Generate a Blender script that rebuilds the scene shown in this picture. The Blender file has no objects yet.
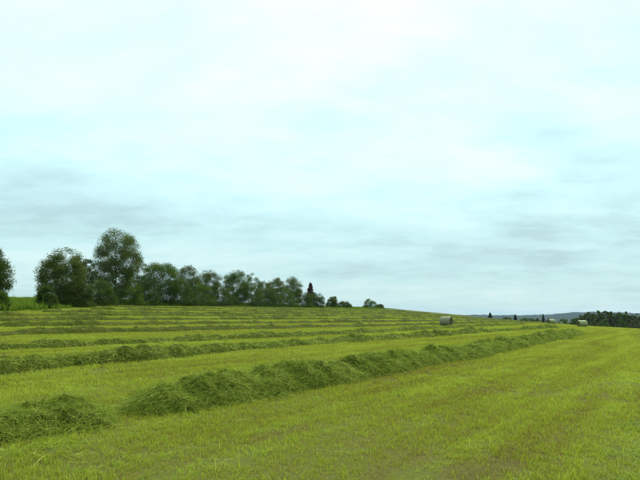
import bpy, math, random
import numpy as np
from mathutils import Vector, Matrix, Euler

R = math.radians
scene = bpy.context.scene
COL = scene.collection
rng = np.random.default_rng(7)

# ------------------------------------------------------------------ camera
EYE = 1.6
FPX = 554.0                                   # focal length in photo pixels (640 wide)
PITCH = math.atan((316 - 240) / FPX)
cam_d = bpy.data.cameras.new('camera')
cam_d.sensor_fit = 'HORIZONTAL'
cam_d.angle = 2 * math.atan(320 / FPX)
cam_d.clip_start = 0.05
cam_d.clip_end = 20000
cam = bpy.data.objects.new('camera', cam_d)
COL.objects.link(cam)
cam.location = (0, 0, EYE)
cam.rotation_euler = (math.pi / 2 + PITCH, 0, 0)
scene.camera = cam

# ------------------------------------------------------------------ view
scene.view_settings.view_transform = 'Standard'
scene.view_settings.look = 'None'
scene.view_settings.exposure = 1.9
scene.view_settings.gamma = 1.0
scene.view_settings.use_curve_mapping = False
scene.render.engine = 'CYCLES'
scene.cycles.max_bounces = 6
scene.cycles.transparent_max_bounces = 8

# ------------------------------------------------------------------ sky (overcast) and sun
SUN_AZ, SUN_EL = R(24), R(46)
world = bpy.data.worlds.new('World')
scene.world = world
world.use_nodes = True


class NT:
    """small helper to write node trees"""
    def __init__(self, tree):
        self.t = tree
        self.n = tree.nodes
        self.l = tree.links

    def node(self, typ, **kw):
        nd = self.n.new(typ)
        for k, v in kw.items():
            setattr(nd, k, v)
        return nd

    def put(self, sock, v):
        if hasattr(v, 'is_linked') or isinstance(v, bpy.types.NodeSocket):
            self.l.new(v, sock)
        else:
            if isinstance(v, (tuple, list)) and sock.type == 'RGBA' and len(v) == 3:
                v = (*v, 1)
            sock.default_value = v

    def math(self, op, a, b=None, c=None, clamp=False):
        nd = self.node('ShaderNodeMath', operation=op, use_clamp=clamp)
        self.put(nd.inputs[0], a)
        if b is not None:
            self.put(nd.inputs[1], b)
        if c is not None:
            self.put(nd.inputs[2], c)
        return nd.outputs[0]

    def vec(self, op, a, b=None):
        nd = self.node('ShaderNodeVectorMath', operation=op)
        self.put(nd.inputs[0], a)
        if b is not None:
            self.put(nd.inputs[1], b)
        return nd.outputs['Value'] if op in ('LENGTH', 'DOT_PRODUCT', 'DISTANCE') else nd.outputs[0]

    def noise(self, vec, scale, detail=4, rough=0.5, dist=0.0):
        nd = self.node('ShaderNodeTexNoise')
        self.put(nd.inputs['Vector'], vec)
        nd.inputs['Scale'].default_value = scale
        nd.inputs['Detail'].default_value = detail
        nd.inputs['Roughness'].default_value = rough
        nd.inputs['Distortion'].default_value = dist
        return nd.outputs[0]

    def rng(self, v, a, b, c=0.0, d=1.0, smooth=True):
        nd = self.node('ShaderNodeMapRange', interpolation_type='SMOOTHSTEP' if smooth else 'LINEAR')
        self.put(nd.inputs[0], v)
        for i, x in enumerate((a, b, c, d)):
            nd.inputs[1 + i].default_value = x
        return nd.outputs[0]

    def mix(self, fac, a, b, blend='MIX'):
        nd = self.node('ShaderNodeMix', data_type='RGBA', blend_type=blend)
        self.put(nd.inputs[0], fac)
        self.put(nd.inputs[6], a)
        self.put(nd.inputs[7], b)
        return nd.outputs[2]

    def ramp(self, fac, stops):
        nd = self.node('ShaderNodeValToRGB')
        self.put(nd.inputs[0], fac)
        el = nd.color_ramp.elements
        while len(el) < len(stops):
            el.new(0.5)
        for e, (p, c) in zip(el, stops):
            e.position = p
            e.color = (*c, 1)
        return nd.outputs[0]


W = NT(world.node_tree)
W.n.clear()
tc = W.node('ShaderNodeTexCoord').outputs['Generated']
dirn = W.vec('NORMALIZE', tc)
sep = W.node('ShaderNodeSeparateXYZ')
W.l.new(dirn, sep.inputs[0])
zpos = W.math('MAXIMUM', sep.outputs[2], 0.0)
den = W.math('ADD', zpos, 0.20)
cmb = W.node('ShaderNodeCombineXYZ')
W.l.new(W.math('DIVIDE', sep.outputs[0], den), cmb.inputs[0])
W.l.new(W.math('DIVIDE', sep.outputs[1], den), cmb.inputs[1])
cmb.inputs[2].default_value = 3.7
plane = cmb.outputs[0]
mapn = W.node('ShaderNodeMapping')
W.l.new(plane, mapn.inputs[0])
mapn.inputs['Location'].default_value = (1.3, 0.4, 0.0)
mapn.inputs['Rotation'].default_value = (0, 0, R(8))
mapn.inputs['Scale'].default_value = (0.85, 1.25, 1.0)
big = W.noise(mapn.outputs[0], 0.75, 5, 0.5, 0.25)
fine = W.noise(mapn.outputs[0], 2.2, 6, 0.55, 0.15)


def cloud_bank(az, el, wx, wz):
    c = (math.sin(R(az)) * math.cos(R(el)), math.cos(R(az)) * math.cos(R(el)), math.sin(R(el)))
    d = W.vec('SUBTRACT', dirn, c)
    d = W.vec('MULTIPLY', d, (1 / wx, 1 / wx, 1 / wz))
    ln = W.vec('LENGTH', d)
    ln = W.math('ADD', ln, W.math('MULTIPLY', W.math('SUBTRACT', fine, 0.5), 1.3))
    return W.rng(ln, 0.15, 1.15, 1.0, 0.0)


# clouds: dens = 0 thick grey, 1 thin and bright
wisp = W.noise(mapn.outputs[0], 6.5, 5, 0.6, 0.3)
dens = W.math('ADD', W.math('MULTIPLY', big, 0.46), W.math('ADD', W.math('MULTIPLY', fine, 0.34), W.math('MULTIPLY', wisp, 0.20)))
dens = W.rng(dens, 0.345, 0.625, 0.0, 1.0, smooth=False)
for az, el, wx, wz, amt in ((31, 12.6, 0.30, 0.12, -0.62), (-30, 12, 0.28, 0.12, -0.36),
                            (27, 5.5, 0.16, 0.03, -0.32), (3, 7.6, 0.12, 0.016, -0.25),
                            (13.5, 11.0, 0.06, 0.012, -0.22), (18.5, 14.0, 0.11, 0.045, 0.35),
                            (-3, 13.5, 0.16, 0.03, 0.2), (2, 4.2, 0.3, 0.012, -0.16), (-10, 3.2, 0.3, 0.012, 0.12)):
    dens = W.math('ADD', dens, W.math('MULTIPLY', cloud_bank(az, el, wx, wz), amt))
ccol = W.ramp(W.math('ADD', W.math('MULTIPLY', dens, 0.6), 0.365, clamp=True),
              [(0.0, (0.36, 0.52, 0.54)), (0.33, (0.43, 0.63, 0.65)), (0.58, (0.515, 0.765, 0.775)), (0.92, (0.645, 0.86, 0.85))])
# an overcast sky is brighter towards the zenith
lift = W.math('MULTIPLY', W.math('ADD', W.math('MULTIPLY', zpos, 1.55), 1.0), 0.262)
ccol = W.mix(1.0, ccol, lift, 'MULTIPLY')
sky = W.node('ShaderNodeTexSky', sky_type='NISHITA')
sky.sun_disc = False
sky.sun_elevation = SUN_EL
sky.sun_rotation = SUN_AZ
nish = W.mix(1.0, sky.outputs[0], (0.032, 0.032, 0.032), 'MULTIPLY')
skycol = W.mix(0.93, nish, ccol)
bg = W.node('ShaderNodeBackground')
W.l.new(skycol, bg.inputs[0])
bg.inputs[1].default_value = 1.0
wo = W.node('ShaderNodeOutputWorld')
W.l.new(bg.outputs[0], wo.inputs[0])

sun_d = bpy.data.lights.new('sun', 'SUN')
sun_d.energy = 1.5
sun_d.angle = R(24)
sun_d.color = (1.0, 0.95, 0.86)
sun = bpy.data.objects.new('sun', sun_d)
COL.objects.link(sun)
sun.rotation_euler = (math.pi / 2 - SUN_EL, 0, math.pi - SUN_AZ)
sun.location = (30, 60, 80)

# ------------------------------------------------------------------ terrain
# u runs across the swaths (away from the camera), v along them
CU, SU = 0.83, 0.558


def uv2xy(u, v):
    n = CU * CU + SU * SU
    return (-CU * u + SU * v) / n, (SU * u + CU * v) / n


def terr(X, Y):
    X = np.asarray(X, float)
    Y = np.asarray(Y, float)
    u = -CU * X + SU * Y
    v = SU * X + CU * Y
    uu = np.clip(u, -200, 90)
    vc = np.clip(v, -150, 400)
    X2 = -CU * uu + SU * vc
    Y2 = SU * uu + CU * vc
    z = -0.025 * X2 + 0.0144 * Y2
    z = z + 1.7 * np.clip((np.clip(u, None, 85) - 12) / 65, 0, None) ** 2
    d = np.clip(v - (50 + 1.0 * uu), 0, None)
    z = z - 0.0003 * d * d / (1 + 0.0003 * d / 0.06)
    du = np.clip(u - 78, 0, None)
    z = z - 0.0012 * du * du / (1 + 0.0012 * du / 0.05)
    return np.maximum(z, -9.0)


def ray(px, py):
    a = (px - 320) / FPX
    b = -(py - 240) / FPX
    return a, math.cos(PITCH) - b * math.sin(PITCH), math.sin(PITCH) + b * math.cos(PITCH)


def height_at(px, py, Y):
    """height of the sight line through photo pixel (px, py) at depth Y"""
    d = ray(px, py)
    return EYE + d[2] / d[1] * Y


def x_at(px, Y):
    return (px - 320) / FPX * Y * 1.0 / math.cos(PITCH) * math.cos(PITCH) / 1.0


def hash3(ix, iy, iz, seed):
    h = (ix.astype(np.int64) * 374761393 + iy.astype(np.int64) * 668265263 + iz.astype(np.int64) * 2147483647 + seed * 1274126177) & 0xffffffff
    h = ((h ^ (h >> 13)) * 1274126177) & 0xffffffff
    h = h ^ (h >> 16)
    return (h & 0xffff) / 65535.0


def vnoise(x, y, z=0.0, seed=0):
    x, y, z = np.broadcast_arrays(np.asarray(x, float), np.asarray(y, float), np.asarray(z, float))
    ix, iy, iz = np.floor(x), np.floor(y), np.floor(z)
    fx, fy, fz = x - ix, y - iy, z - iz
    fx, fy, fz = [t * t * (3 - 2 * t) for t in (fx, fy, fz)]
    out = 0
    for a in (0, 1):
        for b in (0, 1):
            for c in (0, 1):
                w = (fx if a else 1 - fx) * (fy if b else 1 - fy) * (fz if c else 1 - fz)
                out = out + w * hash3(ix + a, iy + b, iz + c, seed)
    return out * 2 - 1


def fbm(x, y, z=0.0, seed=0, oct=4):
    o, a, f = 0, 1.0, 1.0
    for i in range(oct):
        o = o + a * vnoise(x * f, y * f, np.asarray(z) * f, seed + i * 17)
        a *= 0.5
        f *= 2.03
    return o


# ------------------------------------------------------------------ mesh helpers
def make_mesh(name, verts, faces, mat=None, smooth=False, attrs=None):
    verts = np.ascontiguousarray(verts, np.float32)
    faces = np.ascontiguousarray(faces, np.int32)
    k = faces.shape[1]
    me = bpy.data.meshes.new(name)
    me.vertices.add(len(verts))
    me.vertices.foreach_set('co', verts.ravel())
    me.loops.add(faces.size)
    me.loops.foreach_set('vertex_index', faces.ravel())
    me.polygons.add(len(faces))
    me.polygons.foreach_set('loop_start', np.arange(0, faces.size, k, dtype=np.int32))
    me.polygons.foreach_set('loop_total', np.full(len(faces), k, np.int32))
    if smooth:
        me.polygons.foreach_set('use_smooth', np.ones(len(faces), bool))
    for nm, arr in (attrs or {}).items():
        at = me.attributes.new(nm, 'FLOAT', 'POINT')
        at.data.foreach_set('value', np.ascontiguousarray(arr, np.float32))
    me.update(calc_edges=True)
    if mat:
        me.materials.append(mat)
    return me


def obj(name, me, parent=None, loc=(0, 0, 0), **props):
    o = bpy.data.objects.new(name, me)
    COL.objects.link(o)
    o.location = loc
    if parent:
        o.parent = parent
    for k, v in props.items():
        o[k] = v
    return o


def thing(name, loc, label, cat, group=None):
    o = obj(name, None, loc=loc, label=label, category=cat)
    o.empty_display_size = 0.3
    if group:
        o['group'] = group
    return o


def tube(path, radii, sides=6):
    """tapered tube along path; returns verts, quad faces"""
    path = np.asarray(path, float)
    n = len(path)
    vs = []
    for i in range(n):
        t = path[min(i + 1, n - 1)] - path[max(i - 1, 0)]
        t = t / (np.linalg.norm(t) + 1e-9)
        a = np.cross(t, (0.31, 0.95, 0.08))
        a /= np.linalg.norm(a) + 1e-9
        b = np.cross(t, a)
        ang = np.linspace(0, 2 * math.pi, sides, endpoint=False)
        vs.append(path[i] + radii[i] * (np.cos(ang)[:, None] * a + np.sin(ang)[:, None] * b))
    v = np.concatenate(vs)
    f = []
    for i in range(n - 1):
        for j in range(sides):
            f.append((i * sides + j, i * sides + (j + 1) % sides, (i + 1) * sides + (j + 1) % sides, (i + 1) * sides + j))
    return v, np.array(f, np.int32)


def join(parts):
    V, F, off = [], [], 0
    for v, f in parts:
        V.append(v)
        F.append(f + off)
        off += len(v)
    return np.concatenate(V), np.concatenate(F)


# ------------------------------------------------------------------ materials
def new_mat(name):
    m = bpy.data.materials.new(name)
    m.use_nodes = True
    t = NT(m.node_tree)
    t.n.clear()
    t.out = t.node('ShaderNodeOutputMaterial')
    return m, t


def field_uv(t):
    """world position turned into swath coordinates (x across, y along)"""
    p = t.node('ShaderNodeNewGeometry').outputs['Position']
    mp = t.node('ShaderNodeMapping', vector_type='POINT')
    t.l.new(p, mp.inputs[0])
    mp.inputs['Rotation'].default_value = (0, 0, math.atan2(SU, CU))
    return p, mp.outputs[0]


def stubble_colour(t):
    """patchy mown-grass colour, shared by soil sheet and blades: returns (green-brown colour, patch value)"""
    p, q = field_uv(t)
    st = t.vec('MULTIPLY', q, (1.0, 0.07, 1.0))
    streak = t.noise(st, 1.5, 4, 0.6)
    patch = t.noise(p, 0.33, 4, 0.6, 0.4)
    small = t.noise(p, 2.6, 3, 0.6)
    a = t.math('ADD', t.math('MULTIPLY', streak, 0.56), t.math('ADD', t.math('MULTIPLY', patch, 0.24), t.math('MULTIPLY', small, 0.20)))
    return a


def mat_ground():
    m, t = new_mat('mown_ground')
    a = stubble_colour(t)
    col = t.ramp(a, [(0.36, (0.070, 0.052, 0.020)), (0.46, (0.085, 0.075, 0.020)), (0.56, (0.080, 0.090, 0.018)), (0.66, (0.10, 0.11, 0.02))])
    at = t.node('ShaderNodeAttribute', attribute_name='mown').outputs['Fac']
    p = t.node('ShaderNodeNewGeometry').outputs['Position']
    mead = t.ramp(t.noise(p, 0.12, 5, 0.65), [(0.35, (0.06, 0.125, 0.010)), (0.65, (0.10, 0.175, 0.014))])
    wd = t.node('ShaderNodeAttribute', attribute_name='wooded').outputs['Fac']
    mead = t.mix(wd, mead, (0.028, 0.042, 0.014))
    col = t.mix(at, mead, col)
    bs = t.node('ShaderNodeBsdfPrincipled')
    t.l.new(col, bs.inputs['Base Color'])
    bs.inputs['Roughness'].default_value = 1.0
    bs.inputs['Specular IOR Level'].default_value = 0.03
    bmp = t.node('ShaderNodeBump')
    bmp.inputs['Strength'].default_value = 0.8
    bmp.inputs['Distance'].default_value = 0.05
    t.l.new(t.noise(p, 9.0, 5, 0.7), bmp.inputs['Height'])
    t.l.new(bmp.outputs[0], bs.inputs['Normal'])
    t.l.new(bs.outputs[0], t.out.inputs[0])
    return m


def leafy(t, col, trans=0.35, rough=0.6, spec=0.25):
    bs = t.node('ShaderNodeBsdfPrincipled')
    t.put(bs.inputs['Base Color'], col)
    bs.inputs['Roughness'].default_value = rough
    bs.inputs['Specular IOR Level'].default_value = spec
    tr = t.node('ShaderNodeBsdfTranslucent')
    t.put(tr.inputs[0], col)
    mx = t.node('ShaderNodeMixShader')
    mx.inputs[0].default_value = trans
    t.l.new(bs.outputs[0], mx.inputs[1])
    t.l.new(tr.outputs[0], mx.inputs[2])
    t.l.new(mx.outputs[0], t.out.inputs[0])


def mat_blade():
    m, t = new_mat('grass_stubble')
    a = stubble_colour(t)
    rnd = t.node('ShaderNodeNewGeometry').outputs['Random Per Island']
    a2 = t.math('ADD', a, t.math('MULTIPLY', t.math('SUBTRACT', rnd, 0.5), 0.38))
    col = t.ramp(a2, [(0.27, (0.15, 0.11, 0.026)), (0.44, (0.305, 0.275, 0.040)), (0.52, (0.262, 0.345, 0.018)),
                      (0.60, (0.282, 0.395, 0.016)), (0.74, (0.48, 0.53, 0.08))])
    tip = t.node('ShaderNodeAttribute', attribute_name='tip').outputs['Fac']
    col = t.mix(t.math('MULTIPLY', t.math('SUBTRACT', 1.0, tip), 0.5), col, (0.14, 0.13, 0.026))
    leafy(t, col, 0.45, 0.6, 0.06)
    return m


def mat_tall():
    m, t = new_mat('tall_meadow_grass')
    rnd = t.node('ShaderNodeNewGeometry').outputs['Random Per Island']
    p = t.node('ShaderNodeNewGeometry').outputs['Position']
    a = t.math('ADD', t.math('MULTIPLY', rnd, 0.5), t.math('MULTIPLY', t.noise(p, 0.3, 3), 0.5))
    col = t.ramp(a, [(0.2, (0.085, 0.14, 0.012)), (0.6, (0.14, 0.21, 0.016)), (0.95, (0.20, 0.23, 0.04))])
    leafy(t, col, 0.4, 0.6, 0.08)
    return m


def mat_hay(name, stops, trans=0.2):
    m, t = new_mat(name)
    rnd = t.node('ShaderNodeNewGeometry').outputs['Random Per Island']
    p = t.node('ShaderNodeNewGeometry').outputs['Position']
    a = t.math('ADD', t.math('MULTIPLY', rnd, 0.6), t.math('MULTIPLY', t.noise(p, 1.3, 4, 0.6), 0.4))
    leafy(t, t.ramp(a, stops), trans, 0.7, 0.05)
    return m


def mat_mound():
    m, t = new_mat('cut_grass_mass')
    p = t.node('ShaderNodeNewGeometry').outputs['Position']
    n1 = t.noise(p, 2.2, 5, 0.65)
    n2 = t.noise(p, 22.0, 4, 0.7)
    a = t.math('ADD', t.math('MULTIPLY', n1, 0.5), t.math('MULTIPLY', n2, 0.5))
    col = t.ramp(a, [(0.32, (0.026, 0.033, 0.004)), (0.5, (0.048, 0.058, 0.007)), (0.66, (0.088, 0.098, 0.014))])  # self-shadowing deep between the stems is put into this darkened colour
    bs = t.node('ShaderNodeBsdfPrincipled')
    t.l.new(col, bs.inputs['Base Color'])
    bs.inputs['Roughness'].default_value = 0.95
    bs.inputs['Specular IOR Level'].default_value = 0.03
    bmp = t.node('ShaderNodeBump')
    bmp.inputs['Strength'].default_value = 1.0
    bmp.inputs['Distance'].default_value = 0.06
    t.l.new(t.noise(p, 14.0, 6, 0.75), bmp.inputs['Height'])
    t.l.new(bmp.outputs[0], bs.inputs['Normal'])
    t.l.new(bs.outputs[0], t.out.inputs[0])
    return m


def mat_leaves(name, dark, light, tint=None, trans=0.3):
    m, t = new_mat(name)
    rnd = t.node('ShaderNodeNewGeometry').outputs['Random Per Island']
    p = t.node('ShaderNodeNewGeometry').outputs['Position']
    a = t.math('ADD', t.math('MULTIPLY', rnd, 0.45), t.math('MULTIPLY', t.noise(p, 0.55, 4, 0.6), 0.55))
    stops = [(0.25, dark), (0.72, light)]
    if tint:
        stops.append((0.9, tint))
    leafy(t, t.ramp(a, stops), trans, 0.65, 0.08)
    return m


def mat_bark():
    m, t = new_mat('bark')
    p = t.node('ShaderNodeNewGeometry').outputs['Position']
    pz = t.vec('MULTIPLY', p, (6, 6, 1.2))
    col = t.ramp(t.noise(pz, 1.5, 5, 0.7), [(0.3, (0.035, 0.028, 0.02)), (0.7, (0.12, 0.105, 0.085))])
    bs = t.node('ShaderNodeBsdfPrincipled')
    t.l.new(col, bs.inputs['Base Color'])
    bs.inputs['Roughness'].default_value = 0.9
    t.l.new(bs.outputs[0], t.out.inputs[0])
    return m


def mat_simple(name, stops, scale, rough=0.8, bump=0.0, stretch=(1, 1, 1), coord='Object'):
    m, t = new_mat(name)
    p = t.node('ShaderNodeTexCoord').outputs[coord]
    p = t.vec('MULTIPLY', p, stretch)
    n = t.noise(p, scale, 5, 0.65)
    bs = t.node('ShaderNodeBsdfPrincipled')
    t.l.new(t.ramp(n, stops), bs.inputs['Base Color'])
    bs.inputs['Roughness'].default_value = rough
    bs.inputs['Specular IOR Level'].default_value = 0.06
    if bump:
        b = t.node('ShaderNodeBump')
        b.inputs['Distance'].default_value = bump
        t.l.new(n, b.inputs['Height'])
        t.l.new(b.outputs[0], bs.inputs['Normal'])
    t.l.new(bs.outputs[0], t.out.inputs[0])
    return m


M_GROUND = mat_ground()
M_BLADE = mat_blade()
M_TALL = mat_tall()
M_MOUND = mat_mound()
M_STRAND = mat_hay('cut_grass_stems', [(0.16, (0.036, 0.055, 0.006)), (0.40, (0.138, 0.185, 0.016)), (0.66, (0.27, 0.32, 0.034)), (0.90, (0.54, 0.53, 0.15))])
M_STRAW = mat_hay('dry_straw_stems', [(0.2, (0.14, 0.11, 0.04)), (0.6, (0.28, 0.25, 0.09)), (0.9, (0.42, 0.39, 0.17))])
M_CLOVER = mat_hay('clover_leaves', [(0.2, (0.08, 0.14, 0.012)), (0.8, (0.16, 0.25, 0.03))], 0.35)
M_BARK = mat_bark()
LEAF = {
    'willow': mat_leaves('willow_leaves', (0.042, 0.062, 0.010), (0.110, 0.140, 0.020)),
    'dark': mat_leaves('alder_leaves', (0.028, 0.050, 0.006), (0.072, 0.108, 0.011)),
    'green': mat_leaves('rowan_leaves', (0.034, 0.066, 0.006), (0.092, 0.145, 0.012)),
    'aspen': mat_leaves('aspen_leaves', (0.046, 0.064, 0.012), (0.112, 0.135, 0.024), (0.19, 0.19, 0.05)),
    'olive': mat_leaves('olive_leaves', (0.050, 0.062, 0.016), (0.10, 0.11, 0.026)),
    'spruce': mat_leaves('spruce_needles', (0.012, 0.026, 0.010), (0.030, 0.050, 0.016), trans=0.1),
    'russet': mat_leaves('russet_needles', (0.055, 0.030, 0.022), (0.11, 0.055, 0.035), trans=0.1),
}

# ------------------------------------------------------------------ ground sheet
def edge_u(v):
    """outer edge of the mown field (u) as a function of v"""
    return np.interp(v, [-80, 10, 27, 50, 90, 140, 175, 260], [40, 44, 51.5, 68, 73, 75, 86, 95])


def sinh_axis(n, near, far):
    t = np.linspace(-1, 1, n)
    k = math.asinh(far / near)
    return near * np.sinh(k * t)


gx = sinh_axis(351, 14.0, 3400.0)
gy = sinh_axis(351, 14.0, 3400.0) + 12
GX, GY = np.meshgrid(gx, gy)
gu = -CU * GX + SU * GY
gv = SU * GX + CU * GY
GZ = terr(GX, GY)
GZ += 0.018 * fbm(GX * 0.7, GY * 0.7, 0, 3, 3) * np.clip(1 - np.hypot(GX, GY) / 120, 0, 1)
far_r = np.hypot(GX, GY)
GZ += np.clip((far_r - 500) / 800, 0, 1) * 0.8 * fbm(GX / 300, GY / 300, 0, 5, 3)
mown = np.clip((edge_u(gv) - gu) / 1.2 + 0.5, 0, 1) * np.clip((290 - gv) / 40, 0, 1)
n = len(gx)
idx = np.arange(n * n).reshape(n, n)
GF = np.stack([idx[:-1, :-1], idx[:-1, 1:], idx[1:, 1:], idx[1:, :-1]], -1).reshape(-1, 4)
obj('field', make_mesh('field', np.stack([GX, GY, GZ], -1).reshape(-1, 3), GF, M_GROUND, True, {'mown': mown.ravel(), 'wooded': np.clip((far_r - 190) / 30, 0, 1).ravel()}),
    kind='structure', label='sloping mown hay field rising towards the trees on the left')

# far wooded ridge: a real hill mass about two kilometres away
M_RIDGE = mat_simple('distant_forest', [(0.3, (0.012, 0.024, 0.018)), (0.7, (0.03, 0.045, 0.028))], 0.02, 1.0)


def ridge(name, dist, depth, pxs, ys, seed, label):
    na, nd = 420, 12
    az0 = np.linspace(-0.30, 0.85, na)
    px = 320 + FPX * np.tan(az0)
    yt = np.interp(px, pxs, ys)
    top = EYE + (316 - yt) / FPX * dist / np.cos(az0)
    top = top + 1.1 * fbm(az0 * 160, 0 * az0, 0, seed, 3) + 2.0 * fbm(az0 * 18, 0 * az0, 3, seed, 2)
    V = []
    for j in range(nd):
        s = j / (nd - 1)
        prof = math.sin(math.pi * s) ** 0.8
        rr = (dist + (s - 0.5) * depth) / np.cos(az0)
        z = -10.5 + (top + 10.5) * prof + 1.2 * fbm(az0 * 90, rr / 40, 1, seed + 5, 3) * prof
        V.append(np.stack([np.sin(az0) * rr, np.cos(az0) * rr, z], -1))
    V = np.concatenate(V)
    ii = np.arange(na * nd).reshape(nd, na)
    F = np.stack([ii[:-1, :-1], ii[:-1, 1:], ii[1:, 1:], ii[1:, :-1]], -1).reshape(-1, 4)
    obj(name, make_mesh(name, V, F, M_RIDGE, True), kind='structure', label=label)


ridge('hills', 2100, 500, [380, 440, 500, 545, 570, 590, 615, 640, 720, 1000], [315.5, 315, 315, 315.2, 313.6, 312.6, 312.8, 314.2, 313, 311], 11,
      'long blue wooded ridge on the horizon')
ridge('hills', 1300, 260, [380, 480, 540, 600, 640, 720, 1000], [321, 319.5, 319, 318, 317.5, 316, 315], 23,
      'nearer low forest ridge below the blue horizon ridge')

# ------------------------------------------------------------------ windrows
def row_u(k):
    base = {0: ([-20, 3, 5, 7, 12, 22, 40, 52], [6.9, 6.75, 6.9, 6.85, 6.95, 7.1, 7.6, 8.2]),
            1: ([-20, 6, 9, 13, 21, 33, 72], [12.8, 12.85, 13.0, 13.75, 14.3, 14.0, 13.8]),
            2: ([-20, 9, 20, 27, 37, 47, 80], [18.9, 18.7, 18.5, 18.25, 18.6, 19.4, 19.8])}
    if k in base:
        return lambda v: np.interp(v, *base[k])
    u0 = 24.6 + (k - 3) * 6.2
    return lambda v: u0 + 0.9 * vnoise(v / 16.0, k * 3.1, 0, 9) + np.clip(v - 60, 0, None) * 0.012


def smoothed(f):
    return lambda v: sum(f(v + d) for d in (-3, -2, -1, 0, 1, 2, 3)) / 7.0


def mound(ufun, v0, v1, hgt, half, step, seed, ends=(0.6, 1.2), nc=15, pw=0.5):
    """verts on the ridge surface of a windrow; returns grid (nv, nc, 3) and up-height grid"""
    L = v1 - v0
    vs = np.arange(v0, v1 + step, step)
    s = np.linspace(-1, 1, nc)
    VV, SS = np.meshgrid(vs, s, indexing='ij')
    endf = np.clip((VV - v0) / ends[0], 0, 1) * np.clip((v1 - VV) / ends[1], 0, 1)
    endf = np.clip(endf * (2 - endf), 0, 1) ** pw
    hl = 1 + (0.15 if step < 0.12 else 0.38) * fbm(VV / 1.7, 0 * VV, seed, seed, 3) + 0.16 * vnoise(VV / 6, 0 * VV, seed, seed + 3)
    wl = 1 + (0.20 if step < 0.12 else 0.36) * fbm(VV / 2.1, 0 * VV + 7.3, seed, seed + 5, 3)
    cen = 0.18 * fbm(VV / 2.6, 0 * VV + 2.3, seed, seed + 8, 2)
    prof = np.clip(1 - np.abs(SS) ** 2.0, 0, 1) ** 0.85
    U = ufun(VV) + cen + SS * half * wl * (0.35 + 0.65 * endf)
    up = prof * hgt * hl * endf
    X, Y = uv2xy(U, VV)
    rough = fbm(X * 2.6, Y * 2.6, up * 2.0, seed + 11, 4)
    up = up * (1 + 0.30 * rough) + 0.05 * rough * prof * endf
    up = np.where(np.abs(SS) > 0.999, -0.05, up)
    Z = terr(X, Y) + np.maximum(up, -0.05)
    return np.stack([X, Y, Z], -1), up


def grid_faces(nv, nc):
    ii = np.arange(nv * nc).reshape(nv, nc)
    return np.stack([ii[:-1, :-1], ii[:-1, 1:], ii[1:, 1:], ii[1:, :-1]], -1).reshape(-1, 4)


def strands(P, D, Ln, Wd, droop, seg=2):
    """ribbon strands: P roots, D unit directions, Ln lengths, Wd widths, droop downwards sag; verts, quads"""
    n = len(P)
    r = rng.normal(size=(n, 3))
    side = np.cross(D, r)
    side /= np.linalg.norm(side, axis=1)[:, None] + 1e-9
    bend = rng.normal(size=(n, 3)) * 0.12
    rows = []
    for i in range(seg + 1):
        s = i / seg
        c = P + D * (Ln * s)[:, None] + bend * (Ln * s * s)[:, None]
        c[:, 2] -= droop * Ln * s * s
        w = Wd * (1.0 - 0.75 * s * s)
        rows.append(c - side * w[:, None] * 0.5)
        rows.append(c + side * w[:, None] * 0.5)
    V = np.stack(rows, 1).reshape(-1, 3)
    base = (np.arange(n) * (2 * (seg + 1)))[:, None]
    F = []
    for i in range(seg):
        F.append(base + np.array([2 * i, 2 * i + 1, 2 * i + 3, 2 * i + 2]))
    F = np.stack(F, 1).reshape(-1, 4)
    return V, F


def dress(G, up, count, lmin, lmax, width, seg, weight=None, lift=0.35):
    """hay strands scattered over the mound surface grid G"""
    nv, nc = G.shape[:2]
    area = np.ones((nv - 1, nc - 1))
    if weight is not None:
        area = area * weight[:-1, None]
    pr = area.ravel() / area.sum()
    pick = rng.choice(area.size, size=count, p=pr)
    i, j = np.divmod(pick, nc - 1)
    a, b = rng.random(count), rng.random(count)
    g = lambda q, w: G[i + q, j + w]
    P = (g(0, 0) * ((1 - a) * (1 - b))[:, None] + g(1, 0) * (a * (1 - b))[:, None] + g(0, 1) * ((1 - a) * b)[:, None] + g(1, 1) * (a * b)[:, None])
    N = np.cross(g(1, 0) - g(0, 0), g(0, 1) - g(0, 0))
    N /= np.linalg.norm(N, axis=1)[:, None] + 1e-9
    N[N[:, 2] < 0] *= -1
    T = rng.normal(size=(count, 3))
    # stems mostly hang down the flanks and lie along the row
    T = T + N * lift * rng.random(count)[:, None] * 2
    T[:, 2] *= 0.6
    T -= N * np.minimum((T * N).sum(1), 0)[:, None] * 0.9
    T /= np.linalg.norm(T, axis=1)[:, None] + 1e-9
    Ln = rng.uniform(lmin, lmax, count)
    dd = np.hypot(P[:, 0], P[:, 1])
    Wd = width(dd) * rng.uniform(0.7, 1.3, count)
    P = P - T * (Ln * 0.3)[:, None] + N * 0.015
    gz = terr(P[:, 0], P[:, 1])
    P[:, 2] = np.maximum(P[:, 2], gz + 0.01)
    return strands(P, T, Ln, Wd, rng.uniform(0.1, 0.5, count), seg)


def build_windrow(name, label, ufun, v0, v1, hgt, half, step, seed, count, lens, seg=2, nc=15, ends=(0.8, 1.2), near_bias=True, group='windrows of cut grass', pw=0.5):
    G, up = mound(ufun, v0, v1, hgt, half, step, seed, ends, nc, pw)
    c = G[len(G) // 2, nc // 2].copy()
    c[2] = float(terr(c[0], c[1]))
    root = obj(name, make_mesh(name, G.reshape(-1, 3) - c, grid_faces(*G.shape[:2]), M_MOUND, True), loc=c, label=label, category='windrow')
    if group:
        root['group'] = group
    dist = np.hypot(G[:, nc // 2, 0], G[:, nc // 2, 1])
    w = 1.0 / np.clip(dist, 6, None) ** 1.0 if near_bias else None
    V, F = dress(G, up, count, lens[0], lens[1], lambda d: np.clip(0.00042 * d, 0.0036, 0.045), seg, w)
    obj('loose_stems', make_mesh('loose_stems', V - c, F, M_STRAND), parent=root, kind='stuff')
    return root


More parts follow.
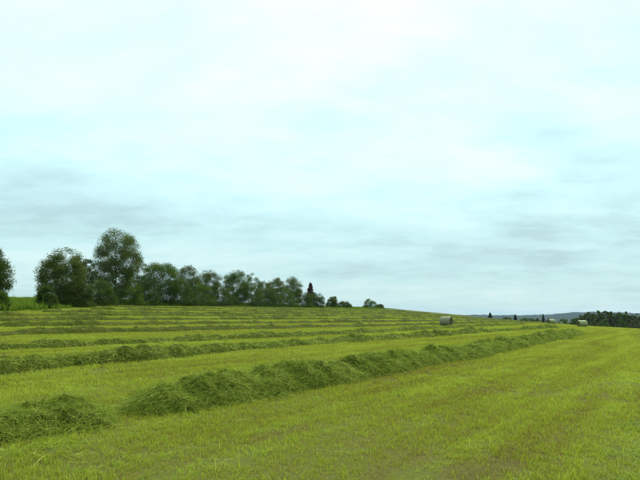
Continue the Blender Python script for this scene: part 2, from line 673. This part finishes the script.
u0 = smoothed(row_u(0))
build_windrow('windrow', 'nearest thick dark green windrow of cut grass running from the foreground to the right',
              u0, 5.3, 52.5, 0.37, 0.68, 0.09, 31, 104000, (0.12, 0.38), ends=(1.3, 8.0), pw=0.75)
build_windrow('hay_heap', 'low separate heap of cut grass at the left edge before the nearest windrow',
              lambda v: 7.0 + 0 * v, 2.7, 5.05, 0.30, 0.64, 0.05, 37, 11500, (0.12, 0.36), ends=(1.7, 0.8), group=None, pw=0.9)['category'] = 'hay heap'
build_windrow('windrow', 'second windrow from the camera, lumpy and dark at its left end',
              smoothed(row_u(1)), -9, 72, 0.25, 0.60, 0.14, 41, 52000, (0.12, 0.34), ends=(1, 4))
build_windrow('windrow', 'third windrow from the camera, passing in front of the nearest round bale',
              smoothed(row_u(2)), -12, 80, 0.20, 0.58, 0.2, 43, 34000, (0.12, 0.32), ends=(1, 4))
ORD = ['fourth', 'fifth', 'sixth', 'seventh', 'eighth', 'ninth', 'tenth', 'eleventh', 'twelfth']
for k in range(3, 11):
    ue = 24.6 + (k - 3) * 6.2
    # a row begins where the curved field edge lets it
    vv = np.arange(-30, 120, 1.0)
    ok = vv[edge_u(vv) > ue + 2.5]
    if not len(ok):
        continue
    va = max(-20, float(ok[0]))
    tail = {3: ', passing just behind the nearest round bale', 4: ', thin and olive across the rising slope', 5: ', halfway up the slope',
            6: ', on the upper slope', 7: ', high on the slope below the hedge trees', 8: ', near the top of the slope',
            9: ', close below the hedge trees', 10: ', the last one right below the hedge trees'}[k]
    build_windrow('windrow', ORD[k - 3] + ' windrow from the camera' + tail,
                  smoothed(row_u(k)), va, 150, 0.225, 0.66, 0.3, 50 + k, 9000, (0.14, 0.32), seg=1, nc=11, ends=(1, 4))

# wisps of cut grass dropped on the stubble
def scatter_wisps():
    n = 17000
    u = np.concatenate([rng.normal(6.8, 0.6, n // 2), rng.uniform(4.0, 24, n - n // 2)])
    v = np.concatenate([rng.uniform(1.5, 9, n // 2), rng.uniform(-8, 40, n - n // 2)])
    keep = vnoise(u * 1.1, v * 0.9, 0, 77) > np.where(np.arange(n) < n // 2, -0.1, 0.2)
    u, v = u[keep], v[keep]
    X, Y = uv2xy(u, v)
    P = np.stack([X, Y, terr(X, Y) + rng.uniform(0.02, 0.09, len(X))], -1)
    T = rng.normal(size=P.shape)
    T[:, 2] = np.abs(T[:, 2]) * 0.25
    T /= np.linalg.norm(T, axis=1)[:, None]
    V, F = strands(P, T, rng.uniform(0.1, 0.35, len(P)), np.clip(0.0005 * np.hypot(X, Y), 0.0045, 0.03), rng.uniform(0.2, 0.5, len(P)), 2)
    obj('scattered_hay', make_mesh('scattered_hay', V, F, M_STRAND), kind='stuff', label='loose wisps of cut grass dropped on the stubble', category='hay')


scatter_wisps()


def scatter_straw():
    n = 9000
    d = 2.5 + rng.random(n) ** 1.3 * 20
    az = rng.uniform(-R(42), R(42), n)
    X, Y = np.sin(az) * d, np.cos(az) * d
    keep = vnoise(X * 1.4, Y * 1.4, 0, 91) > -0.15
    X, Y, d = X[keep], Y[keep], d[keep]
    P = np.stack([X, Y, terr(X, Y) + rng.uniform(0.02, 0.075, len(X))], -1)
    T = rng.normal(size=P.shape)
    T[:, 2] = np.abs(T[:, 2]) * 0.3
    T /= np.linalg.norm(T, axis=1)[:, None]
    V, F = strands(P, T, rng.uniform(0.04, 0.12, len(P)), np.clip(0.00042 * d, 0.0032, 0.02), rng.uniform(0.1, 0.3, len(P)), 2)
    obj('dry_straw', make_mesh('dry_straw', V, F, M_STRAW), kind='stuff', label='bits of pale dry straw lying in the stubble', category='straw')


scatter_straw()

# ------------------------------------------------------------------ stubble and tall grass: scattered patches of blades
def blade_patch(name, size, count, hmin, hmax, width, mat, seed, long_share=0.03, lean=0.7):
    r = np.random.default_rng(seed)
    # blades stand in small tufts
    nt = max(1, count // 9)
    tx, ty = r.uniform(-size / 2, size / 2, nt), r.uniform(-size / 2, size / 2, nt)
    ti = r.integers(0, nt, count)
    x = tx[ti] + r.normal(0, 0.022 + size * 0.004, count)
    y = ty[ti] + r.normal(0, 0.022 + size * 0.004, count)
    h = r.uniform(hmin, hmax, count) * r.uniform(0.75, 1.25, nt)[ti]
    lg = r.random(count) < long_share
    h[lg] *= r.uniform(1.4, 2.2, lg.sum())
    az = r.uniform(0, 2 * math.pi, count)
    ln = np.abs(r.normal(0, lean, count)) * h
    fa = r.uniform(0, math.pi, count)
    sx, sy = np.cos(fa) * 0.5, np.sin(fa) * 0.5
    w = width * r.uniform(0.6, 1.4, count)
    z0 = -0.02
    def at(s, hs, side, ws):
        return np.stack([x + np.cos(az) * ln * s * s + side * sx * w * ws, y + np.sin(az) * ln * s * s + side * sy * w * ws, z0 + (h - z0) * hs], -1)
    V = np.stack([at(0, 0, -1, 1), at(0, 0, 1, 1), at(0.55, 0.6, -1, 0.8), at(0.55, 0.6, 1, 0.8), at(1, 1 - 0.12, 0, 0)], 1).reshape(-1, 3)
    b = (np.arange(count) * 5)[:, None]
    F = np.stack([b + np.array([0, 1, 3]), b + np.array([0, 3, 2]), b + np.array([2, 3, 4])], 1).reshape(-1, 3)
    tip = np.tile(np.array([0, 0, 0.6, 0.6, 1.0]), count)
    return bpy.data.objects.new(name, make_mesh(name, V, F, mat, False, {'tip': tip}))


def scatter(name, X, Y, patches, scale, kindlabel, cat, zoff=0.0):
    coll = bpy.data.collections.new(name + '_patches')
    for p in patches:
        coll.objects.link(p)
    Z = terr(X, Y) + zoff
    me = bpy.data.meshes.new(name)
    me.vertices.add(len(X))
    me.vertices.foreach_set('co', np.ascontiguousarray(np.stack([X, Y, Z], -1), np.float32).ravel())
    e = 0.5
    nx = -(terr(X + e, Y) - terr(X - e, Y)) / (2 * e)
    ny = -(terr(X, Y + e) - terr(X, Y - e)) / (2 * e)
    rot = np.zeros((len(X), 3), np.float32)
    up = Vector((0, 0, 1))
    spin = rng.uniform(0, 2 * math.pi, len(X))
    for i in range(len(X)):
        q = up.rotation_difference(Vector((nx[i], ny[i], 1)).normalized()).to_matrix() @ Matrix.Rotation(spin[i], 3, 'Z')
        rot[i] = q.to_euler()
    at = me.attributes.new('rot', 'FLOAT_VECTOR', 'POINT')
    at.data.foreach_set('vector', rot.ravel())
    at = me.attributes.new('pick', 'INT', 'POINT')
    at.data.foreach_set('value', rng.integers(0, len(patches), len(X)).astype(np.int32))
    at = me.attributes.new('size', 'FLOAT', 'POINT')
    at.data.foreach_set('value', (scale * rng.uniform(0.75, 1.3, len(X))).astype(np.float32))
    me.update()
    o = obj(name, me, kind='stuff', label=kindlabel, category=cat)
    ng = bpy.data.node_groups.new(name + '_scatter', 'GeometryNodeTree')
    ng.interface.new_socket('Geometry', in_out='INPUT', socket_type='NodeSocketGeometry')
    ng.interface.new_socket('Geometry', in_out='OUTPUT', socket_type='NodeSocketGeometry')
    N = ng.nodes
    gi, go = N.new('NodeGroupInput'), N.new('NodeGroupOutput')
    ci = N.new('GeometryNodeCollectionInfo')
    ci.inputs['Collection'].default_value = coll
    ci.inputs['Separate Children'].default_value = True
    ci.inputs['Reset Children'].default_value = True
    iop = N.new('GeometryNodeInstanceOnPoints')
    iop.inputs['Pick Instance'].default_value = True

    def named(nm, typ):
        a = N.new('GeometryNodeInputNamedAttribute')
        a.data_type = typ
        a.inputs['Name'].default_value = nm
        return a.outputs[0]
    L = ng.links
    L.new(gi.outputs[0], iop.inputs['Points'])
    L.new(ci.outputs[0], iop.inputs['Instance'])
    L.new(named('pick', 'INT'), iop.inputs['Instance Index'])
    L.new(named('rot', 'FLOAT_VECTOR'), iop.inputs['Rotation'])
    L.new(named('size', 'FLOAT'), iop.inputs['Scale'])
    L.new(iop.outputs[0], go.inputs[0])
    md = o.modifiers.new('scatter', 'NODES')
    md.node_group = ng
    return o


def wedge(cell, r0, r1, half_angle=44, jitter=0.35):
    m = int(r1 / cell) + 2
    a = (np.arange(-m, m + 1)) * cell
    X, Y = np.meshgrid(a, a)
    X, Y = X.ravel(), Y.ravel()
    d = np.hypot(X, Y)
    az = np.abs(np.arctan2(X, Y))
    k = (d >= r0) & (d < r1) & ((az < R(half_angle)) | (d < 2.5))
    X, Y = X[k], Y[k]
    X = X + rng.uniform(-jitter, jitter, len(X)) * cell
    Y = Y + rng.uniform(-jitter, jitter, len(Y)) * cell
    u, v = -CU * X + SU * Y, SU * X + CU * Y
    ok = (u < edge_u(v) - 0.3)
    return X[ok], Y[ok]


X, Y = wedge(0.36, 0.0, 11.5)
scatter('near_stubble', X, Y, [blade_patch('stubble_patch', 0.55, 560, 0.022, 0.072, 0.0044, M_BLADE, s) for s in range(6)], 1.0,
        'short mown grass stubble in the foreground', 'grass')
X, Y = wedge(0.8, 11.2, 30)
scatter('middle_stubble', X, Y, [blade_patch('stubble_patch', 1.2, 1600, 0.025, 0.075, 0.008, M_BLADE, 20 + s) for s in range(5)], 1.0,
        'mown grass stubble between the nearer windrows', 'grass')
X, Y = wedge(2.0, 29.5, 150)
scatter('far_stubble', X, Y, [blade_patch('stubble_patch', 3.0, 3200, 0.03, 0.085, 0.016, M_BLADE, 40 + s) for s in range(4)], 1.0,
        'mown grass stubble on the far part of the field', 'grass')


def clover():
    n = 9000
    r = np.random.default_rng(12)
    cx, cy = r.uniform(1.6, 6.0, 90), r.uniform(4.2, 8.5, 90)
    ok = cx > 0.40 * cy + 0.6
    cx, cy = cx[ok], cy[ok]
    k = r.integers(0, len(cx), n)
    X, Y = cx[k] + r.normal(0, 0.16, n), cy[k] + r.normal(0, 0.16, n)
    P = np.stack([X, Y, terr(X, Y) + r.uniform(0.02, 0.085, n)], -1)
    a = r.normal(size=(n, 3)) * np.array([1, 1, 0.35])
    a /= np.linalg.norm(a, axis=1)[:, None]
    b = np.cross(a, r.normal(size=(n, 3)) * 0.4 + np.array([0, 0, 1]))
    b /= np.linalg.norm(b, axis=1)[:, None]
    sz = r.uniform(0.008, 0.017, n)[:, None]
    V = np.stack([P - a * sz, P + b * sz * 0.7, P + a * sz, P - b * sz * 0.7], 1).reshape(-1, 3)
    obj('clover', make_mesh('clover', V, np.arange(4 * n).reshape(n, 4), M_CLOVER), kind='stuff', label='small leafy clover regrowth in the right foreground', category='clover')


clover()


def edge_grass():
    pv = rng.uniform(-5, 240, 2400)
    pu = edge_u(pv) + 0.6 + rng.random(2400) ** 1.6 * 18
    X, Y = uv2xy(pu, pv)
    scatter('tall_grass', X, Y, [blade_patch('tall_patch', 2.6, 420, 0.35, 0.75, 0.03, M_TALL, 60 + s, 0.05, 0.3) for s in range(4)], np.interp(pv, [28, 38, 100, 240], [1.0, 0.42, 0.40, 0.22]),
            'uncut tall green grass along the field edge under the trees', 'grass')


edge_grass()

# ------------------------------------------------------------------ trees
def crown_radius(t, kind):
    if kind == 'round':
        return (np.clip(t + 0.16, 0, 1) ** 0.36) * (np.clip(1 - t ** 2.6, 0, 1) ** 0.55)
    if kind == 'oval':
        return (np.clip(t + 0.2, 0, 1) ** 0.45) * (np.clip(1 - t ** 2.0, 0, 1) ** 0.6) * 1.12
    if kind == 'bush':
        return np.clip(1 - t ** 2.0, 0, 1) ** 0.5
    if kind == 'slim':
        return np.clip(np.sin(np.pi * np.clip(t * 0.93 + 0.07, 0, 1)), 0, 1) ** 0.7
    return 1 - t


def leaf_quads(P, size, r):
    n = len(P)
    a = r.normal(size=(n, 3))
    a /= np.linalg.norm(a, axis=1)[:, None]
    b = np.cross(a, r.normal(size=(n, 3)))
    b /= np.linalg.norm(b, axis=1)[:, None] + 1e-9
    s = size * r.uniform(0.65, 1.35, n)[:, None]
    V = np.stack([P - a * s * 0.6, P + b * s * 0.36, P + a * s * 0.6, P - b * s * 0.36], 1).reshape(-1, 3)
    F = np.arange(4 * n).reshape(n, 4)
    return V, F


def broadleaf(name, label, pos, h, w, kind, leaf, seed, c0=0.12, leaves=7000, lsize=0.2, group=None, holes=0.0, stems=1, cat='tree'):
    r = np.random.default_rng(seed)
    root = thing(name, pos, label, cat, group)
    H0 = h * c0
    hc = h - H0
    lsize = lsize * 0.53
    nclu = max(40, int(leaves / 15))
    leaves = int(leaves * 3.9)
    w = w * 1.06
    t = r.random(int(nclu * 6))
    t = t[r.random(len(t)) < np.clip(crown_radius(t, kind), 0.03, 1) ** 1.6][:int(nclu * 1.9)]
    ang = r.uniform(0, 2 * math.pi, len(t))
    rho = np.sqrt(r.random(len(t))) ** 0.75
    lump = 1 + 0.26 * fbm(np.cos(ang) * 1.5 + 5, np.sin(ang) * 1.5, t * 2.6, seed, 3)
    rad = crown_radius(t, kind) * w / 2 * rho * lump
    Cx, Cy, Cz = np.cos(ang) * rad, np.sin(ang) * rad, H0 + t * hc * (0.97 + 0.06 * lump)
    # draw the clusters together into boughs, so the outline is lobed and sky shows between
    nl = int(18 + w * h * 0.45)
    li = r.choice(len(t), nl, replace=False)
    LC = np.stack([Cx, Cy, Cz], -1)[li]
    CC = np.stack([Cx, Cy, Cz], -1)
    near = LC[np.argmin(((CC[:, None, :] - LC[None]) ** 2).sum(-1), 1)]
    Cx, Cy, Cz = (CC + (near - CC) * 0.24).T
    gap = vnoise(Cx / (0.16 * w) + 9, Cy / (0.16 * w), Cz / (0.13 * w), seed + 3)
    keep = np.where(gap > -0.52 + holes)[0][:nclu]
    Cc = np.stack([Cx, Cy, Cz], -1)[keep]
    # trunk(s) and limbs reaching to clusters
    parts = []
    for s in range(stems):
        off = r.normal(0, 0.05 * w * (stems > 1), 2)
        pts = [np.array([off[0], off[1], -0.15])]
        m = 6
        lean = r.normal(0, 0.05, 2) * h * (1 + 1.5 * (stems > 1))
        for i in range(1, m + 1):
            q = i / m
            pts.append(np.array([off[0] + lean[0] * q + r.normal(0, 0.012) * h, off[1] + lean[1] * q + r.normal(0, 0.012) * h, h * 0.86 * q]))
        r0 = 0.019 * h / math.sqrt(stems)
        rr = [r0 * (1.3 if i == 0 else (1 - 0.93 * i / m)) for i in range(m + 1)]
        parts.append(tube(pts, rr, 7))
        nb = max(4, int(11 / stems))
        sel = Cc[r.choice(len(Cc), nb, replace=False)]
        for e in sel:
            q = np.clip((e[2] / h) * r.uniform(0.35, 0.75), 0.08, 0.8)
            fi = q / 0.86 * m
            i0 = min(int(fi), m - 1)
            b0 = pts[i0] + (pts[i0 + 1] - pts[i0]) * (fi - i0)
            mid = b0 * 0.5 + e * 0.5 + np.array([0, 0, -0.06 * np.linalg.norm(e - b0)]) + r.normal(0, 0.03 * w, 3)
            rb = r0 * (1 - q) * 0.55 + 0.01
            parts.append(tube([b0, b0 * 0.6 + mid * 0.4, mid, e], [rb, rb * 0.75, rb * 0.5, rb * 0.15], 5))
            for _ in range(2):
                e2 = e + r.normal(0, 0.12 * w, 3)
                parts.append(tube([mid, (mid + e2) / 2 + r.normal(0, 0.02 * w, 3), e2], [rb * 0.45, rb * 0.3, rb * 0.1], 4))
    V, F = join(parts)
    obj('trunk', make_mesh('trunk', V, F, M_BARK, True), parent=root)
    k = max(6, leaves // len(Cc))
    sig = 0.028 * w + 0.11
    P = np.repeat(Cc, k, 0) + np.clip(r.normal(size=(len(Cc) * k, 3)), -1.5, 1.5) * np.array([sig, sig, sig * 0.75])
    P[:, 2] = np.maximum(P[:, 2], 0.05)
    V, F = leaf_quads(P, lsize, r)
    obj('crown', make_mesh('crown', V, F, LEAF[leaf]), parent=root)
    return root


def spruce(name, label, pos, h, w, leaf, seed, group=None, leaves=2600):
    r = np.random.default_rng(seed)
    root = thing(name, pos, label, 'tree', group)
    parts = [tube([(0, 0, -0.15), (0, 0, h * 0.5), (0.01 * h, 0, h * 0.98)], [0.02 * h, 0.012 * h, 0.003 * h], 6)]
    P = []
    nw = 15
    per = leaves // (nw * 7)
    for i in range(nw):
        q = 0.06 + 0.9 * i / (nw - 1)
        L = w / 2 * (1 - q) ** 0.85 + 0.04 * w
        a0 = r.uniform(0, 6.28)
        for j in range(7):
            a = a0 + j * 6.283 / 7 + r.normal(0, 0.15)
            l = L * r.uniform(0.55, 1.2)
            b0 = np.array([0, 0, q * h + r.normal(0, 0.025) * h])
            tip = np.array([math.cos(a) * l, math.sin(a) * l, b0[2] - 0.16 * l + 0.02 * h])
            parts.append(tube([b0, (b0 + tip) / 2 + np.array([0, 0, -0.04 * l]), tip], [0.006 * h * (1 - q) + 0.008, 0.005, 0.003], 4))
            s = r.random(per) ** 0.7
            pp = b0 + (tip - b0) * s[:, None] + r.normal(size=(per, 3)) * np.array([0.10, 0.10, 0.16]) * (0.5 + l)
            P.append(pp)
    V, F = join(parts)
    obj('trunk', make_mesh('trunk', V, F, M_BARK, True), parent=root)
    V, F = leaf_quads(np.concatenate(P), 0.05 * w + 0.10, r)
    obj('crown', make_mesh('crown', V, F, LEAF[leaf]), parent=root)
    return root


def spot_u(px, du=3.0):
    """ground point in photo column px on the hedge line du metres beyond the mown edge"""
    a = (px - 320) / FPX
    Ys = np.linspace(20, 260, 4000)
    Xs = a * Ys
    u, v = -CU * Xs + SU * Ys, SU * Xs + CU * Ys
    i = np.argmax(u > edge_u(v) + du)
    return float(Xs[i]), float(Ys[i])


def plant(px, top, wpx, du, **kw):
    x, y = spot_u(px, du)
    z = float(terr(x, y)) - 0.02
    h = (height_at(px, top, y) - z) * 0.985
    w = wpx / FPX * y
    fn = kw.pop('fn', broadleaf)
    return fn(kw.pop('name'), kw.pop('label'), (x, y, z), h, w, **kw)


TG = 'trees of the hedgerow'
plant(-9, 248, 44, 3, name='hedgerow_tree', label='dark tree cut off by the left edge of the photo', kind='round', leaf='dark', seed=1, leaves=9000, group=TG, lsize=0.17, c0=0.08)
plant(62, 250, 54, 3, name='hedgerow_tree', label='broad leaning tree, left neighbour of the tallest tree', kind='round', leaf='willow', seed=2, leaves=11000, group=TG, c0=0.06, stems=3)
plant(86, 257, 22, 6, name='hedgerow_tree', label='slender grey green tree squeezed in left of the tallest tree', kind='slim', leaf='aspen', seed=3, leaves=3000, group=TG, holes=0.1)
plant(116, 229, 55, 3, name='hedgerow_tree', label='tallest tree of the hedgerow with a big domed crown', kind='round', leaf='willow', seed=4, leaves=15500, group=TG, c0=0.10, stems=2, holes=0.03)
plant(139, 258, 20, 7, name='hedgerow_tree', label='thin tree with open crown just right of the tallest tree', kind='slim', leaf='aspen', seed=5, leaves=2500, group=TG, holes=0.12)
plant(160, 262, 48, 3, name='hedgerow_tree', label='dense bright green round tree right of the tallest tree', kind='round', leaf='green', seed=6, leaves=9500, group=TG, c0=0.06)
plant(188, 265, 27, 4, name='hedgerow_tree', label='upright tree with twin leafy tops in mid hedgerow', kind='oval', leaf='aspen', seed=7, leaves=5000, group=TG, stems=2)
plant(208, 269, 32, 4, name='hedgerow_tree', label='ragged grey green tree in mid hedgerow with gaps in its crown', kind='oval', leaf='aspen', seed=8, leaves=6000, group=TG, holes=0.05)
plant(235, 271, 34, 3, name='hedgerow_tree', label='dense dark green tree with a flat broad top, right of centre in hedgerow', kind='round', leaf='green', seed=9, leaves=8000, group=TG, c0=0.05)
plant(252, 273, 19, 7, name='hedgerow_tree', label='narrow pale tree peeping up behind the flat topped tree', kind='slim', leaf='aspen', seed=10, leaves=2600, group=TG, holes=0.08)
plant(264, 281, 22, 4, name='hedgerow_tree', label='short bushy tree in the dip of the hedgerow skyline', kind='round', leaf='willow', seed=11, leaves=3800, group=TG, c0=0.05)
plant(276, 277, 23, 4, name='hedgerow_tree', label='upright willow, left of the last pair of tall hedgerow trees', kind='oval', leaf='willow', seed=12, leaves=5000, group=TG)
plant(293, 277, 25, 4, name='hedgerow_tree', label='rounded willow, right of the last pair of tall hedgerow trees', kind='oval', leaf='willow', seed=13, leaves=6000, group=TG, c0=0.08)
plant(310.5, 283, 14, 6, fn=spruce, name='spruce_tree', label='small russet spruce tip at the right end of the hedgerow', leaf='russet', seed=14)
plant(315, 292, 20, 3, name='hedgerow_tree', label='low dark green tree in front of the russet spruce', kind='bush', leaf='dark', seed=15, leaves=4200, group=TG, c0=0.02)
# shrubs filling the foot of the hedge
SG = 'shrubs at the foot of the hedgerow'
SH = [(1, 297, 17, 'green', 'green shrub under the tree at the left photo edge'),
      (47, 291, 16, 'dark', 'dark shrub at the left foot of the broad leaning tree'),
      (78, 286, 24, 'dark', 'dark shrub between the broad leaning tree and the tallest tree'),
      (100, 284, 24, 'dark', 'dark shrub at the left foot of the tallest tree'),
      (128, 288, 26, 'green', 'shrub at the right foot of the tallest tree'),
      (146, 285, 22, 'dark', 'dark shrub before the thin open crowned tree'),
      (180, 284, 24, 'dark', 'dark shrub right of the dense bright green tree'),
      (199, 288, 22, 'green', 'shrub between the twin topped and the ragged tree'),
      (221, 289, 22, 'dark', 'dark shrub left of the flat topped tree'),
      (249, 290, 22, 'dark', 'dark shrub right of the flat topped tree'),
      (268, 292, 20, 'dark', 'dark shrub under the dip of the hedgerow skyline'),
      (285, 293, 18, 'green', 'shrub between the last pair of tall hedgerow trees'),
      (302, 295, 16, 'dark', 'dark shrub right of the last pair of tall hedgerow trees'),
      (331, 297, 9, 'willow', 'small pointed shrub standing apart right of the hedgerow end'),
      (334, 295, 7, 'willow', 'tallest thin shrub just beyond the end of the hedgerow'),
      (344, 301, 13, 'dark', 'low shrub clump sloping down beyond the hedgerow end'),
      (370, 299, 13, 'green', 'lone rounded shrub on the crest right of the hedgerow'),
      (379, 304, 9, 'dark', 'tiny shrub at the right side of the lone crest shrub')]
for i, (px, top, wp, lf, lab) in enumerate(SH):
    plant(px, top - (5 if px < 325 else 0), wp * (1.5 if 60 < px < 325 else 1.1), 1.3 if px < 325 else 4, name='shrub', label=lab, kind='bush', leaf=lf, seed=100 + i, leaves=int(1500 + wp * 110), group=SG, c0=0.0, stems=3, cat='shrub', lsize=0.19)


def plant_far(px, top, wpx, Y, **kw):
    x = (px - 320) / FPX * Y
    z = float(terr(x, Y)) - 0.05
    h = max(1.5, height_at(px, top, Y) - z)
    fn = kw.pop('fn', broadleaf)
    return fn(kw.pop('name'), kw.pop('label'), (x, Y, z), h, wpx / FPX * Y, **kw)


for px, top, wp, lab in ((488.5, 313.0, 5.6, 'lone small spruce showing above the crest, leftmost of three'),
                         (513.5, 314.8, 5.4, 'middle one of the three far spruces above the crest'),
                         (541, 314.6, 5.2, 'rightmost of the three far spruces, nearest the pale bale')):
    plant_far(px, top, wp, 285, fn=spruce, name='spruce_tree', label=lab, leaf='spruce', seed=int(px), group='far spruces above the crest', leaves=2200)
rw = random.Random(5)
FG = 'trees of the far wood'
far = []
for i in range(30):
    px = 573 + i * 2.2 + rw.uniform(-1.2, 1.2)
    top = float(np.interp(px, [566, 574, 584, 592, 600, 612, 624, 632, 640], [319, 317, 313.6, 311, 310.2, 310.4, 311, 313, 316])) + rw.uniform(-1.4, 2.6)
    far.append((px, top, rw.uniform(5.5, 9.5), rw.uniform(215, 250)))
far.sort(key=lambda q: q[3])
for i, (px, top, wp, Y) in enumerate(far):
    plant_far(px, top, wp, Y, name='wood_tree', label='tree of the dark wood beyond the right end of the field', kind='slim' if i % 3 else 'oval',
              leaf=('olive', 'green', 'aspen', 'dark')[i % 4], seed=300 + i, leaves=800, group=FG, lsize=0.56, c0=0.1, holes=0.02)
FSH = [(505, 317.5, 10, 262, 'low shrub beyond the crest between the left and middle far spruce'),
       (523, 318.0, 13, 255, 'broad low shrub beyond the crest right of the middle far spruce'),
       (533, 317.6, 9, 250, 'small shrub beyond the crest left of the rightmost far spruce'),
       (548, 319.0, 10, 235, 'olive shrub directly behind the farthest whitish bale'),
       (561, 318.6, 12, 215, 'shrub beyond the crest between the two pale bales'),
       (572, 317.6, 11, 205, 'shrub at the left end of the far wood beside the pale green bale'),
       (590, 319.5, 10, 200, 'shrub under the far wood just right of the pale green bale'),
       (602, 319.8, 12, 200, 'shrub before the left half of the far wood'),
       (618, 320.0, 13, 198, 'shrub before the middle of the far wood'),
       (631, 319.6, 12, 200, 'shrub before the right end of the far wood'),
       (641, 319.0, 12, 205, 'shrub below the far wood cut off by the right photo edge')]
for i, (px, top, wp, Y, lab) in enumerate(FSH):
    plant_far(px, top, wp, Y, name='shrub', label=lab, kind='bush', leaf=('olive', 'green', 'dark')[i % 3], seed=400 + i,
              leaves=700, group='shrubs beyond the crest', lsize=0.42, c0=0.0, stems=2, cat='shrub')

# ------------------------------------------------------------------ round bales
M_WRAP = mat_simple('bale_net_wrap', [(0.3, (0.12, 0.11, 0.055)), (0.6, (0.25, 0.245, 0.15)), (0.8, (0.38, 0.38, 0.25))], 5.0, 0.6, 0.02, (1.0, 5.0, 5.0))
M_PALE = mat_simple('bale_film_wrap', [(0.3, (0.17, 0.19, 0.07)), (0.7, (0.32, 0.33, 0.16))], 4.0, 0.45, 0.01, (1.0, 4.0, 4.0))
M_END = mat_simple('bale_end_straw', [(0.3, (0.06, 0.055, 0.028)), (0.7, (0.16, 0.15, 0.075))], 9.0, 0.95, 0.03)


def bale(label, x, y, diam, length, rotz, wrapm, seed):
    r = np.random.default_rng(seed)
    z = float(terr(x, y)) + 0.01
    root = thing('round_bale', (x, y, z), label, 'hay bale', 'round hay bales')
    root.rotation_euler = (0, 0, rotz)
    na, nl = 40, 14
    R0 = diam / 2
    ang = np.linspace(0, 2 * math.pi, na, endpoint=False)
    xs = np.linspace(-length / 2, length / 2, nl)
    A, Xg = np.meshgrid(ang, xs)
    edge = 1 - 0.10 * np.clip((np.abs(Xg) / (length / 2) - 0.80) / 0.20, 0, 1) ** 2
    rad = R0 * edge * (1 + 0.018 * fbm(np.cos(A) * 2, np.sin(A) * 2, Xg * 4, seed, 3))
    # sagging onto the ground
    Zg = R0 + np.sin(A) * rad
    Zg = np.where(Zg < 0.07 * diam, 0.03 + Zg * 0.3, Zg) - 0.03
    Yg = np.cos(A) * rad * 1.03
    V = np.stack([Xg, Yg, Zg], -1).reshape(-1, 3)
    ii = np.arange(na * nl).reshape(nl, na)
    F = np.stack([ii[:-1], np.roll(ii[:-1], -1, 1), np.roll(ii[1:], -1, 1), ii[1:]], -1).reshape(-1, 4)
    obj('wrap', make_mesh('wrap', V, F, wrapm, True), parent=root)
    for s, col in ((-1, 0), (1, nl - 1)):
        rim = V.reshape(nl, na, 3)[col]
        cen = rim.mean(0)
        rings = []
        K = 9
        for k in range(K):
            q = 1 - k / (K - 0.2)
            ring = cen + (rim - cen) * q
            ring[:, 0] += s * (0.018 * (k % 2) + 0.012 * r.normal(size=na) * (k > 0))
            rings.append(ring)
        VV = np.concatenate(rings)
        jj = np.arange(na * K).reshape(K, na)
        FF = np.stack([jj[:-1], np.roll(jj[:-1], -1, 1), np.roll(jj[1:], -1, 1), jj[1:]], -1).reshape(-1, 4)
        VV = np.concatenate([VV, [cen + np.array([s * 0.02, 0, 0])]])
        c = len(VV) - 1
        tri = np.stack([jj[-1], np.roll(jj[-1], -1), np.full(na, c), np.full(na, c)], -1)
        me = bpy.data.meshes.new('end_face')
        me.from_pydata(VV.tolist(), [], FF.tolist() + [list(map(int, q[:3])) for q in tri])
        me.materials.append(M_END)
        obj('end_face', me, parent=root)
    # a few stray straws on the wrap and a layer line of twine
    for k in range(4):
        a = np.linspace(0, 2 * math.pi, 41)
        xx = -length / 2 + length * (0.2 + 0.2 * k)
        rr = R0 * 1.012
        pts = np.stack([np.full(41, xx), np.cos(a) * rr * 1.03, np.maximum(R0 + np.sin(a) * rr, 0.05) - 0.03], -1)
        v, f = tube(pts, [0.006] * 41, 4)
        obj('twine', make_mesh('twine', v, f, M_END), parent=root)
    return root


bale('nearest round bale, grey green wrap with its dark end turned right', 13.25, 58.8, 1.02, 1.1, R(-37), M_WRAP, 1)
bale('pale green round bale past the end of the nearest windrow, before the far wood', 37.2, 79.5, 0.95, 1.15, R(8), M_PALE, 2)
bale('farthest whitish round bale half hidden behind the crest, left of the far wood', 45.5, 110.0, 0.95, 1.15, R(12), M_PALE, 3)

# ------------------------------------------------------------------ haze: thin air over everything
def haze():
    x, y0, y1, z0, z1 = 3500.0, -3500.0, 3500.0, -13.0, 42.0
    V = [(-x, y0, z0), (x, y0, z0), (x, y1, z0), (-x, y1, z0), (-x, y0, z1), (x, y0, z1), (x, y1, z1), (-x, y1, z1)]
    F = [(3, 2, 1, 0), (4, 5, 6, 7), (0, 1, 5, 4), (1, 2, 6, 5), (2, 3, 7, 6), (3, 0, 4, 7)]
    m, t = new_mat('haze_air')
    v = t.node('ShaderNodeVolumePrincipled')
    v.inputs['Color'].default_value = (0.36, 0.56, 0.95, 1)
    v.inputs['Density'].default_value = 0.00005
    v.inputs['Anisotropy'].default_value = 0.2
    t.l.new(v.outputs[0], t.out.inputs['Volume'])
    obj('haze', make_mesh('haze', V, F, m), kind='stuff', label='thin blue haze lying over the whole landscape')


haze()
